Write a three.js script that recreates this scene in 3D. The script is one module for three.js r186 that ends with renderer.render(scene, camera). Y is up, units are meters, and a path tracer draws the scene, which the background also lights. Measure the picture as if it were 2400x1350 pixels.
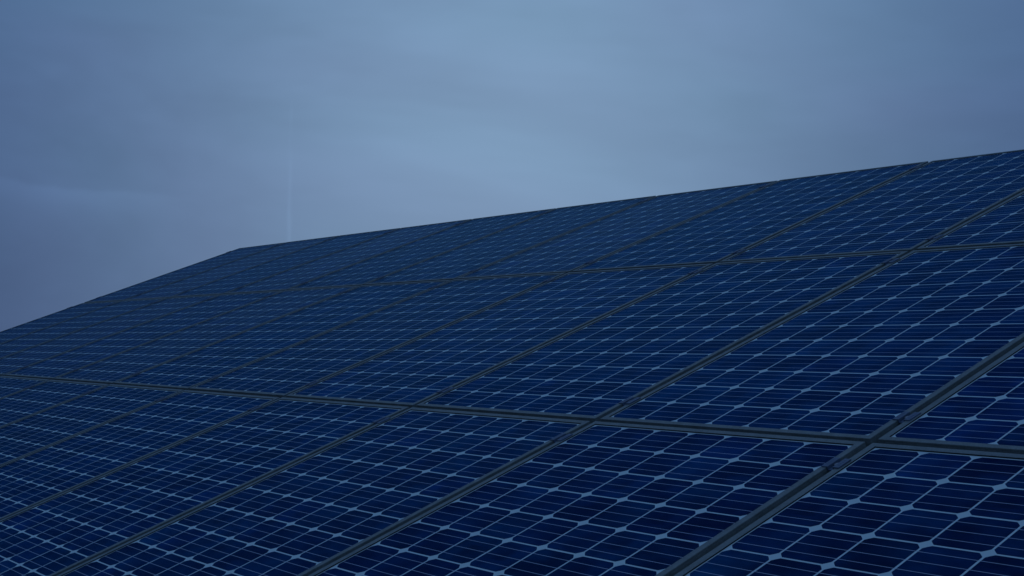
import * as THREE from 'three';
import { mergeGeometries } from 'three/addons/utils/BufferGeometryUtils.js';

// ---------------------------------------------------------------- seeded random numbers and noise
function rng(seed) { let s = seed >>> 0; return () => { s = (s + 0x6D2B79F5) >>> 0; let t = Math.imul(s ^ (s >>> 15), 1 | s); t = (t + Math.imul(t ^ (t >>> 7), 61 | t)) ^ t; return ((t ^ (t >>> 14)) >>> 0) / 4294967296; }; }
function makeNoise(seed) {                      // periodic 256 x 256 lattice, smooth value noise, about -1 .. 1
  const r = rng(seed), lattice = new Float32Array(65536);
  for (let i = 0; i < 65536; i++) lattice[i] = r() * 2 - 1;
  return (x, y) => {
    const xi = Math.floor(x), yi = Math.floor(y); let fx = x - xi, fy = y - yi;
    fx = fx * fx * (3 - 2 * fx); fy = fy * fy * (3 - 2 * fy);
    const a = xi & 255, b = (xi + 1) & 255, c = (yi & 255) << 8, d = ((yi + 1) & 255) << 8;
    const p = lattice[c + a], q = lattice[c + b], u = lattice[d + a], v = lattice[d + b];
    return (p + (q - p) * fx) * (1 - fy) + (u + (v - u) * fx) * fy;
  };
}
const DEG = Math.PI / 180;

// ---------------------------------------------------------------- scene, array plane, camera
const scene = new THREE.Scene();
const PITCH = 0.128;                            // one solar cell with its gap
const TILT = 22.644 * DEG;                      // slope of the array
const U = new THREE.Vector3(1, 0, 0);           // along the rows
const V = new THREE.Vector3(0, Math.sin(TILT), -Math.cos(TILT));   // up the slope
const N = new THREE.Vector3(0, Math.cos(TILT), Math.sin(TILT));    // out of the glass
const STEP_U = (7 + 0.4717) * PITCH, STEP_V = (12 + 0.4598) * PITCH;   // from panel to panel
const ORIGIN_Y = 0.80 + (STEP_V + 0.02) * Math.sin(TILT);
const onPlane = (u, v, n = 0) => new THREE.Vector3(0, ORIGIN_Y, 0).addScaledVector(U, u).addScaledVector(V, v).addScaledVector(N, n);
const dirPlane = (u, v, n) => new THREE.Vector3().addScaledVector(U, u).addScaledVector(V, v).addScaledVector(N, n);

const camera = new THREE.PerspectiveCamera(2 * Math.atan(675 / 3050.5) / DEG, 1024 / 576, 0.05, 12000);
camera.position.copy(onPlane(21.8264 * PITCH, -17.5696 * PITCH, 8.3031 * PITCH));
camera.setRotationFromMatrix(new THREE.Matrix4().makeBasis(
  dirPlane(0.60586, 0.746948, -0.273867), dirPlane(0.031017, 0.321801, 0.946299), dirPlane(0.794967, -0.581819, 0.171799)));
camera.updateMatrixWorld();

// ---------------------------------------------------------------- sky: a dim blue overcast after sunset, brightest where the sun went down
const GLOW_AZ = -142.9, GLOW_EL = 9.5;
function makeSky() {
  const W = 4096, H = 2048, data = new Float32Array(W * H * 4);
  const n1 = makeNoise(11), n2 = makeNoise(23), n3 = makeNoise(37);
  const sheet = [0.050, 0.101, 0.220], lit = [0.158, 0.225, 0.275];
  let m = [0, 0, 0], k = 0;
  for (let j = H / 2; j < H; j++) {
    const el = ((j + 0.5) / H - 0.5) * 180;
    for (let i = 0; i < W; i++) {
      const az = ((i + 0.5) / W - 0.5) * 360;
      let da = az - GLOW_AZ; if (da > 180) da -= 360; if (da < -180) da += 360;
      const de = el - GLOW_EL, squeeze = Math.cos(el * DEG);
      const g = Math.exp(-((da * squeeze / 16.4) ** 2)) * Math.exp(-((de / 21) ** 2));
      const zenith = (1 + 1.15 * Math.sin(el * DEG)) / 1.16;           // an overcast sky is brighter overhead
      // layered cloud: long, faint streaks in degrees round the sky from the glow; they die away at the back, where the map closes
      const close = Math.min(1, (180 - Math.abs(da)) / 40), x = da + 400, y = el;
      const wx = n3(x / 17, y / 6 + 11.3) * 6, wy = n2(x / 13 + 3.7, y / 9) * 1.6 + n1(x / 5.1, y / 4.3) * 0.35;
      const broad = n1((x + wx) / 15.3, (y + wy - x * 0.06) / 5.2);
      const mid = n2((x + wx * 0.7) / 7.7 + 9.1, (y + wy + x * 0.05) / 2.1);
      const fine = n3((x + wx * 0.5) / 4.3, (y + wy * 0.8 + x * 0.03) / 0.83) * 0.6 + n1((x + wx * 0.3) / 2.2, (y + wy * 0.6) / 0.37) * 0.4;
      let cloud = 1 + close * (0.066 * broad + 0.050 * mid + 0.028 * fine + 0.020 * n2((x + wx) / 1.7, (y + wy) / 0.8 + 3.3) + 0.010 * n3((x + wx) / 0.8, y / 0.33 + 7.7));
      const low = Math.exp(-((el / 11) ** 2));                       // the lowest air is a little more violet
      const hue = close * (0.020 * n2((x + wx) / 6.1 + 91.2, (y + wy) / 2.7 + 17.4)) + 0.046 * low - 0.012;
      // one brighter wisp low down, and the trail of an aeroplane
      const wl = 7.15 - (az + 164.6) * 0.052 + 0.16 * n2(x / 1.6 + 4, 3.5) + 0.07 * n1(x * 1.9, 9.5);
      const wd = el - wl, across = (az + 162) / 4.2;
      cloud += 0.135 * Math.exp(-across * across) * Math.exp(-((wd > 0 ? wd / 0.15 : wd / 0.75) ** 2));
      if (el < 11.7 && az > -156 && az < -150) {
        const age = Math.min(1, Math.max(0, (11.5 - el) / 6.2)), width = 0.036 + 0.014 * age, off = az + 152.82 - 0.030 * (11.3 - el);
        cloud += (0.020 + 0.27 * age * age * (0.75 + 0.4 * n1(3.1, el * 2.3)) + 0.03 * Math.exp(-(((el - 11.0) / 0.4) ** 2))) * Math.min(1, Math.max(0, (11.6 - el) * 2)) * Math.exp(-((off / width) ** 2));
      }
      const o = (j * W + i) * 4;
      for (let c = 0; c < 3; c++) {
        const L = (sheet[c] * zenith + lit[c] * g) * cloud * (1 - 0.07 * low) * (1 + (c === 0 ? hue : c === 1 ? -hue * 0.7 : hue * 0.2));
        data[o + c] = L; m[c] += L * squeeze;
      }
      data[o + 3] = 1; k += squeeze;
    }
  }
  m = m.map((c) => c / k);
  for (let o = 0; o < W * H / 2 * 4; o += 4) { data[o] = m[0]; data[o + 1] = m[1]; data[o + 2] = m[2]; data[o + 3] = 1; }
  const t = new THREE.DataTexture(data, W, H, THREE.RGBAFormat, THREE.FloatType);
  t.mapping = THREE.EquirectangularReflectionMapping; t.colorSpace = THREE.LinearSRGBColorSpace;
  t.magFilter = THREE.LinearFilter; t.minFilter = THREE.LinearFilter; t.needsUpdate = true;
  return t;
}
scene.background = scene.environment = makeSky();

// the sun, just above the horizon behind the array and spread by cloud
const sun = new THREE.DirectionalLight(0xffe9d2, 0.5);
{
  const e = 3.5 * DEG, a = GLOW_AZ * DEG;
  sun.position.set(Math.cos(e) * Math.cos(a), Math.sin(e), Math.cos(e) * Math.sin(a)).multiplyScalar(60);
  sun.castShadow = true; sun.shadow.radius = 26; sun.shadow.mapSize.set(2048, 2048);
  const c = sun.shadow.camera; c.left = c.bottom = -14; c.right = c.top = 14; c.near = 1; c.far = 140;
  scene.add(sun, sun.target);
}
const renderer = new THREE.WebGLRenderer({ antialias: true });
renderer.setSize(1024, 576);
renderer.toneMapping = THREE.LinearToneMapping;
renderer.toneMappingExposure = 1;
renderer.shadowMap.enabled = true;
renderer.shadowMap.type = THREE.PCFSoftShadowMap;

// ---------------------------------------------------------------- helpers
const taken = {};
function numbered(name) { const n = taken[name] = (taken[name] ?? -1) + 1; return n ? `${name}_${String(n).padStart(3, '0')}` : name; }
function part(name, geometry, material, parent) {
  const m = new THREE.Mesh(geometry, material); m.name = name; m.castShadow = m.receiveShadow = true; parent.add(m); return m;
}
function thing(name, label, category, group) {
  const g = new THREE.Group(); g.name = numbered(name); g.userData = { label, category };
  if (group) g.userData.group = group;
  scene.add(g); return g;
}
function copyOf(source, label, group) {
  const g = source.clone(); g.name = numbered(source.name.replace(/_\d{3}$/, '')); g.userData = { ...source.userData, label };
  if (group) g.userData.group = group;
  scene.add(g); return g;
}
const box = (w, h, d, x = 0, y = 0, z = 0) => new THREE.BoxGeometry(w, h, d).translate(x, y, z);
const lin = (r, g, b) => new THREE.Color().setRGB(r, g, b);
function texture(size, fn, srgb, repeat = 1) {
  const d = new Uint8Array(size * size * 4);
  for (let j = 0; j < size; j++) for (let i = 0; i < size; i++) {
    const c = fn(i / size, j / size, i, j), o = (j * size + i) * 4;
    for (let k = 0; k < 3; k++) d[o + k] = Math.max(0, Math.min(255, Math.round(c[k] * 255)));
    d[o + 3] = 255;
  }
  const t = new THREE.DataTexture(d, size, size, THREE.RGBAFormat);
  t.wrapS = t.wrapT = THREE.RepeatWrapping; t.magFilter = THREE.LinearFilter; t.minFilter = THREE.LinearMipmapLinearFilter; t.generateMipmaps = true;
  if (srgb) t.colorSpace = THREE.SRGBColorSpace;
  t.repeat.set(repeat, repeat); t.needsUpdate = true;
  return t;
}

// ---------------------------------------------------------------- materials
const nA = makeNoise(101), nB = makeNoise(131), nC = makeNoise(171);
// silicon: mottled blue film with fine streaks along the contact fingers; one repeat is 1 m
const siliconMap = texture(1024, (u, v) => {
  const patch = nA(u * 16, v * 16) * 0.5 + nB(u * 32, v * 32) * 0.3 + nC(u * 8, v * 8) * 0.4;
  const streak = nC(u * 32, v * 256) * 0.5 + nB(u * 64, v * 256 + 0.5) * 0.5;
  const grain = nA(u * 256, v * 256) * 0.5;
  const t = 0.68 + 0.30 * patch + 0.05 * streak + 0.035 * grain, h = 0.05 * nB(u * 16 + 40, v * 16 + 90);
  return [t * (0.98 + h), t * (1 - h * 0.6), t];
}, true);
const frameMap = texture(512, (u, v) => {
  const t = 0.80 + 0.05 * nA(u * 16, v * 16) + 0.04 * nB(u * 128, v * 128) + 0.03 * nC(u * 256, v * 256);
  const spot = nC(u * 64 + 9, v * 64) > 0.86 ? 0.90 : 1;
  return [t * spot, t * spot, t * spot];
}, true, 2);
const groundMap = texture(1024, (u, v) => {
  const a = nA(u * 16, v * 16) * 0.4 + nB(u * 64, v * 64) * 0.35 + nC(u * 256, v * 256) * 0.4, b = nB(u * 8 + 3, v * 8) * 0.5;
  return [0.30 + 0.10 * a + 0.06 * b, 0.34 + 0.10 * a, 0.20 + 0.06 * a - 0.03 * b];
}, true);

const M = {};
const SILICON = [];                             // blue film on the wafers: no two batches quite the same
{
  const r = rng(404);
  for (let k = 0; k < 16; k++) { const t = 0.68 + 0.70 * r(), h = (r() - 0.5) * 0.40; SILICON.push([0.0040 * t * (1 - h), 0.0265 * t * (1 + h), 0.072 * t]); }
}
M.cells = SILICON.map((c) => new THREE.MeshPhysicalMaterial({ color: lin(c[0] * 2, c[1] * 2, c[2] * 2), map: siliconMap, roughness: 0.34, metalness: 0.52, specularColor: lin(0.0, 0.56, 1), specularIntensity: 0 }));
M.ribbon = new THREE.MeshPhysicalMaterial({ color: lin(0.52, 0.55, 0.60), roughness: 0.5, metalness: 0, specularIntensity: 0 });
M.backsheet = new THREE.MeshPhysicalMaterial({ color: lin(0.60, 0.70, 0.67), roughness: 0.9, specularIntensity: 0 });
M.glass = [[0.10, 0.026], [0.14, 0.036], [0.12, 0.048], [0.18, 0.031]].map(([roughness, specularIntensity]) => new THREE.MeshPhysicalMaterial({ color: 0xffffff, transmission: 1, thickness: 0, roughness, ior: 1.45, specularIntensity }));   // coated against glare
M.seal = new THREE.MeshPhysicalMaterial({ color: lin(0.008, 0.008, 0.009), roughness: 0.8, specularIntensity: 0.2 });
M.frame = new THREE.MeshPhysicalMaterial({ color: lin(0.325, 0.365, 0.345), map: frameMap, roughness: 0.55, metalness: 0, specularIntensity: 0.22 });
M.clamp = new THREE.MeshPhysicalMaterial({ color: lin(0.19, 0.25, 0.35), map: frameMap, roughness: 0.55, metalness: 0, specularIntensity: 0.35 });
M.bolt = new THREE.MeshStandardMaterial({ color: lin(0.30, 0.31, 0.33), roughness: 0.4, metalness: 0.9 });
M.rail = new THREE.MeshStandardMaterial({ color: lin(0.30, 0.30, 0.31), map: frameMap, roughness: 0.5, metalness: 0.6 });
M.steel = new THREE.MeshStandardMaterial({ color: lin(0.38, 0.39, 0.40), map: frameMap, roughness: 0.6, metalness: 0.5 });
M.ground = new THREE.MeshStandardMaterial({ color: 0xffffff, map: groundMap, roughness: 1 });

// ---------------------------------------------------------------- the ground
{
  const g = new THREE.PlaneGeometry(6000, 6000, 1, 1).rotateX(-Math.PI / 2), uv = g.attributes.uv;
  for (let i = 0; i < uv.count; i++) uv.setXY(i, uv.getX(i) * 1500, uv.getY(i) * 1500);
  const ground = part('ground', g, M.ground, scene);
  ground.userData = { kind: 'structure', label: 'short grass field under the solar array', category: 'ground' };
}

// ---------------------------------------------------------------- profiles pushed along a line
// points: [x, y] round a closed outline; runs along z from -len/2 to len/2; mitre: shortens both ends by x times mitre
function profile(points, len, mitre = 0) {
  const pos = [], uv = [], n = points.length, zEnd = (x) => len / 2 - x * mitre;
  const tri = (a, b, c) => { for (const p of [a, b, c]) { pos.push(p[0], p[1], p[2]); uv.push(p[2] + p[0] * 0.37, p[0] + p[1]); } };
  for (let i = 0; i < n; i++) {
    const a = points[i], b = points[(i + 1) % n];
    const a0 = [a[0], a[1], -zEnd(a[0])], a1 = [a[0], a[1], zEnd(a[0])], b0 = [b[0], b[1], -zEnd(b[0])], b1 = [b[0], b[1], zEnd(b[0])];
    tri(a0, b0, b1); tri(a0, b1, a1);
  }
  const flat = points.map((p) => new THREE.Vector2(p[0], p[1])), faces = THREE.ShapeUtils.triangulateShape(flat, []);
  for (const [i, j, k] of faces) for (const s of [-1, 1]) {
    const q = [i, j, k].map((t) => [points[t][0], points[t][1], s * zEnd(points[t][0])]);
    if (s > 0) tri(q[0], q[1], q[2]); else tri(q[0], q[2], q[1]);
  }
  const g = new THREE.BufferGeometry();
  g.setAttribute('position', new THREE.Float32BufferAttribute(pos, 3)); g.setAttribute('uv', new THREE.Float32BufferAttribute(uv, 2));
  g.computeVertexNormals();
  return g;
}
const mm = (list) => list.map(([x, y]) => [x / 1000, y / 1000]);

// ---------------------------------------------------------------- one solar panel: x along the row, y out of the glass, z down the slope
const FLANGE = 0.0178, TOP = 0.035, CELL_Y = 0.032;
const MARGIN_U = 0.0016, MARGIN_V = 0.0024;
const PW = 7 * PITCH + 2 * (MARGIN_U + FLANGE), PH = 12 * PITCH + 2 * (MARGIN_V + FLANGE);
const CELL = PITCH - 0.0050, CUT = 0.0130;
const variants = rng(5);
function cellShape() {
  const h = CELL / 2, c = CUT, s = new THREE.Shape(), b = 0.0003;    // corners of the wafer are cut off, slightly bowed
  const corner = (x0, y0, x1, y1, ox, oy) => { s.lineTo(x0, y0); s.lineTo((x0 + x1) / 2 + ox * b, (y0 + y1) / 2 + oy * b); s.lineTo(x1, y1); };
  s.moveTo(-h + c, -h);
  corner(h - c, -h, h, -h + c, 1, -1); corner(h, h - c, h - c, h, 1, 1); corner(-h + c, h, -h, h - c, -1, 1);
  s.lineTo(-h, -h + c); s.lineTo((-2 * h + c) / 2 - b, (-2 * h + c) / 2 - b);
  return s;
}
const cellGeometries = [];
for (let k = 0; k < 12; k++) {
  const g = new THREE.ExtrudeGeometry(cellShape(), { depth: 0.00006, bevelEnabled: false }).rotateX(-Math.PI / 2), uv = g.attributes.uv, du = variants(), dv = variants();
  for (let i = 0; i < uv.count; i++) uv.setXY(i, uv.getX(i) + du, uv.getY(i) + dv);
  cellGeometries.push(g);
}
const FRAME = mm([[0, 0], [0, 28.6], [0.9, 29.0], [0.9, 30.0], [0, 30.4], [0, 34.2], [0.8, 35], [17.1, 35], [17.8, 34.3], [17.8, 32.8], [2.4, 32.8], [2.4, 1.6], [24, 1.6], [24, 0]]);
FRAME.reverse();
const longRail = profile(FRAME, PH - 0.0003, 1), shortRail = profile(FRAME, PW - 0.0003, 1);
function ring(w, h, t, depth) {
  const s = new THREE.Shape([[-w / 2, -h / 2], [w / 2, -h / 2], [w / 2, h / 2], [-w / 2, h / 2]].map((p) => new THREE.Vector2(...p)));
  s.holes.push(new THREE.Path([[-w / 2 + t, -h / 2 + t], [-w / 2 + t, h / 2 - t], [w / 2 - t, h / 2 - t], [w / 2 - t, -h / 2 + t]].map((p) => new THREE.Vector2(...p))));
  return new THREE.ExtrudeGeometry(s, { depth, bevelEnabled: false }).rotateX(-Math.PI / 2);
}
const sealGeometry = ring(PW - 2 * (FLANGE - 0.0006), PH - 2 * (FLANGE - 0.0006), 0.0016, 0.0015).translate(0, CELL_Y + 0.0002, 0);
const glassGeometry = new THREE.PlaneGeometry(PW - 0.012, PH - 0.012).rotateX(-Math.PI / 2).translate(0, CELL_Y + 0.0001, 0);
const backGeometry = box(PW - 0.012, 0.0008, PH - 0.012, 0, CELL_Y - 0.00084, 0);
const ribbonGeometry = box(7 * PITCH - 0.006, 0.00005, 0.0014);

function buildPanel(label, seed) {
  const r = rng(seed), g = thing('solar_panel', label, 'solar panel', 'solar panels of the array');
  for (const s of [-1, 1]) {
    const a = part('frame_rail', longRail, M.frame, g); a.position.x = s * PW / 2; a.rotation.y = s > 0 ? Math.PI : 0;
    const b = part('frame_rail', shortRail, M.frame, g); b.position.z = s * PH / 2; b.rotation.y = s > 0 ? Math.PI / 2 : -Math.PI / 2;
  }
  part('backsheet', backGeometry, M.backsheet, g);
  const tint = Math.floor(r() * 16);
  for (let j = 0; j < 12; j++) for (let i = 0; i < 7; i++) {
    const cell = part('solar_cell', cellGeometries[Math.floor(r() * 12)], M.cells[r() < 0.45 ? tint : Math.floor(r() * 16)], g);
    cell.position.set((i - 3) * PITCH + (r() - 0.5) * 0.0006, CELL_Y - 0.00042, -(j - 5.5) * PITCH + (r() - 0.5) * 0.0006);
    cell.rotation.y = (r() < 0.5 ? Math.PI : 0) + (r() - 0.5) * 0.004;
  }
  for (let j = 0; j < 12; j++) for (const o of [-0.035, 0, 0.035]) part('contact_ribbon', ribbonGeometry, M.ribbon, g).position.set(0, CELL_Y - 0.00033, -((j - 5.5) * PITCH + o));
  part('seal', sealGeometry, M.seal, g);
  part('glass', glassGeometry, M.glass[Math.floor(r() * 4)], g);
  return g;
}
const COL0 = -9, COL1 = 2;                      // columns of the array; column 0 is the one right of the middle of the photograph
const ROWS = ['lower', 'middle', 'upper'], ORD = ['first', 'second', 'third', 'fourth', 'fifth', 'sixth', 'seventh', 'eighth', 'ninth', 'tenth', 'eleventh', 'twelfth'];
const jit = rng(77);
for (let row = 0; row < 3; row++) for (let c = COL0; c <= COL1; c++) {
  const p = buildPanel(`dark blue solar panel in ${ROWS[row]} row, ${ORD[c - COL0]} from the array's far end`, 1000 + row * 100 + c + 20);
  p.position.copy(onPlane(c * STEP_U + 3.5 * PITCH, (row - 1) * STEP_V + 6 * PITCH + (jit() - 0.5) * 0.003, -CELL_Y + (jit() - 0.5) * 0.0008));
  p.rotation.x = TILT + (jit() - 0.5) * 0.0016; p.rotateZ((jit() - 0.5) * 0.0016);
}

// ---------------------------------------------------------------- clamps
const CLAMP_V = [0.115, 1.434], HALF_GAP_U = (STEP_U - PW) / 2;
const ridges = (x) => [-0.012, -0.004, 0.004, 0.012].map((z) => box(0.006, 0.0005, 0.0016, x, TOP + 0.00325, z));
function wing(s) {
  const w = 0.0142, x = s * (HALF_GAP_U - 0.0015 + w / 2);
  return mergeGeometries([box(w, 0.0029, 0.047, x, TOP + 0.00155, 0), ...ridges(x)]);
}
const wall = (s) => box(0.0024, 0.0105, 0.047, s * (HALF_GAP_U - 0.0027), TOP - 0.0023, 0);
const channelGeometry = mergeGeometries([wall(-1), wall(1), box(2 * HALF_GAP_U - 0.0078, 0.0028, 0.047, 0, TOP - 0.0061, 0)]);
const boltGeometry = mergeGeometries([new THREE.CylinderGeometry(0.0065, 0.0065, 0.0045, 6).translate(0, TOP - 0.0025, 0), new THREE.CylinderGeometry(0.004, 0.004, 0.0285, 8).translate(0, TOP - 0.0218, 0)]);
const wings = [wing(-1), wing(1)];
function buildClamp(label, group) {
  const g = thing('panel_clamp', label, 'clamp', group);
  part('wing', wings[0], M.clamp, g); part('wing', wings[1], M.clamp, g);
  const ch = part('channel', channelGeometry, M.clamp, g); part('bolt', boltGeometry, M.bolt, ch);
  return g;
}
const endWing = box(0.0165, 0.0029, 0.047, 0.0075, TOP + 0.00155, 0);
const endBody = mergeGeometries([box(0.004, 0.0375, 0.047, -0.0022, TOP / 2 + 0.0016, 0), box(0.022, 0.004, 0.047, -0.0153, 0.002, 0)]);
const endBolt = new THREE.CylinderGeometry(0.0065, 0.0065, 0.006, 6).translate(-0.015, 0.007, 0);
function buildEndClamp(label, group) {
  const g = thing('end_clamp', label, 'clamp', group);
  part('wing', endWing, M.clamp, g); const br = part('bracket', endBody, M.clamp, g); part('bolt', endBolt, M.bolt, br);
  return g;
}
let clamp0, end0;
for (let row = 0; row < 3; row++) for (let k = 0; k < 2; k++) {
  const where = `${k ? 'top' : 'bottom'} of the ${ROWS[row]} row`, v = (row - 1) * STEP_V + CLAMP_V[k];
  const group = `seam clamps near the ${where}`;
  for (let c = COL0 + 1; c <= COL1; c++) {
    const label = `dark clamp near ${k ? 'top' : 'bottom'} of ${ORD[c - COL0 - 1]} seam from the array's far end, ${ROWS[row]} row`;
    const g = clamp0 ? copyOf(clamp0, label, group) : (clamp0 = buildClamp(label, group));
    g.position.copy(onPlane(c * STEP_U - (STEP_U - 7 * PITCH) / 2, v + (jit() - 0.5) * 0.006, -CELL_Y)); g.rotation.x = TILT;
  }
  for (const s of [-1, 1]) {
    const l = `dark end clamp on the array's ${s < 0 ? 'far' : 'near'} end edge, ${where}`;
    const g = end0 ? copyOf(end0, l) : (end0 = buildEndClamp(l, 'end clamps of the array'));
    const u = s < 0 ? COL0 * STEP_U + 3.5 * PITCH - PW / 2 : COL1 * STEP_U + 3.5 * PITCH + PW / 2;
    g.position.copy(onPlane(u, v, -CELL_Y)); g.rotation.set(TILT, 0, 0); if (s > 0) g.rotateY(Math.PI);
  }
}

// ---------------------------------------------------------------- what carries the panels: rails, sloping beams, posts
const U0 = COL0 * STEP_U - 0.07, U1 = COL1 * STEP_U + 7 * PITCH + 0.07, UM = (U0 + U1) / 2;
const RAIL = mm([[-20, -40], [20, -40], [20, -0.4], [6, -0.4], [6, -7], [14, -7], [14, -34], [-14, -34], [-14, -7], [-6, -7], [-6, -0.4], [-20, -0.4]]);
const railGeometry = profile(RAIL, U1 - U0).rotateY(Math.PI / 2);
for (let row = 0; row < 3; row++) for (let k = 0; k < 2; k++) {
  const g = thing('mounting_rail', `long aluminium rail under the panels near the ${k ? 'top' : 'bottom'} of the ${ROWS[row]} row`, 'rail', 'rails under the panels');
  part('rail_profile', railGeometry, M.rail, g);
  g.position.copy(onPlane(UM, (row - 1) * STEP_V + CLAMP_V[k], -CELL_Y)); g.rotation.x = TILT;
}
const BEAM = mm([[-30, -140], [30, -140], [30, -135], [-25, -135], [-25, -46], [30, -46], [30, -40.6], [-30, -40.6]]);
const V0 = -STEP_V - 0.02, V1 = 2 * STEP_V - 0.04, VM = (V0 + V1) / 2;
const beamGeometry = profile(BEAM, V1 - V0 - 0.1);
const POST = mm([[-50, -40], [50, -40], [50, -34], [3, -34], [3, 34], [50, 34], [50, 40], [-50, 40], [-50, 34], [-3, 34], [-3, -34], [-50, -34]]);
for (let k = 0; k < 5; k++) {
  const u = U0 + 0.6 + k * (U1 - U0 - 1.2) / 4;
  const b = thing('support_beam', `sloping steel beam under the rails, ${ORD[k]} from the array's far end`, 'beam', 'sloping beams of the array');
  part('beam_profile', beamGeometry, M.steel, b);
  b.position.copy(onPlane(u, VM, -CELL_Y)); b.rotation.x = TILT;
  for (const [v, name] of [[V0 + 0.7, 'front'], [V1 - 0.8, 'rear']]) {
    const foot = onPlane(u + 0.085, v, -CELL_Y - 0.06), g = thing('support_post', `${name} steel post of the ${ORD[k]} sloping beam`, 'post', `${name} posts of the array`);
    part('post_profile', profile(POST, foot.y + 0.3).rotateX(Math.PI / 2).translate(0, foot.y / 2 - 0.15, 0), M.steel, g);
    part('base_plate', box(0.16, 0.012, 0.14, 0, 0.006, 0), M.steel, g);
    g.position.set(foot.x, 0, foot.z);
  }
}

renderer.render(scene, camera);
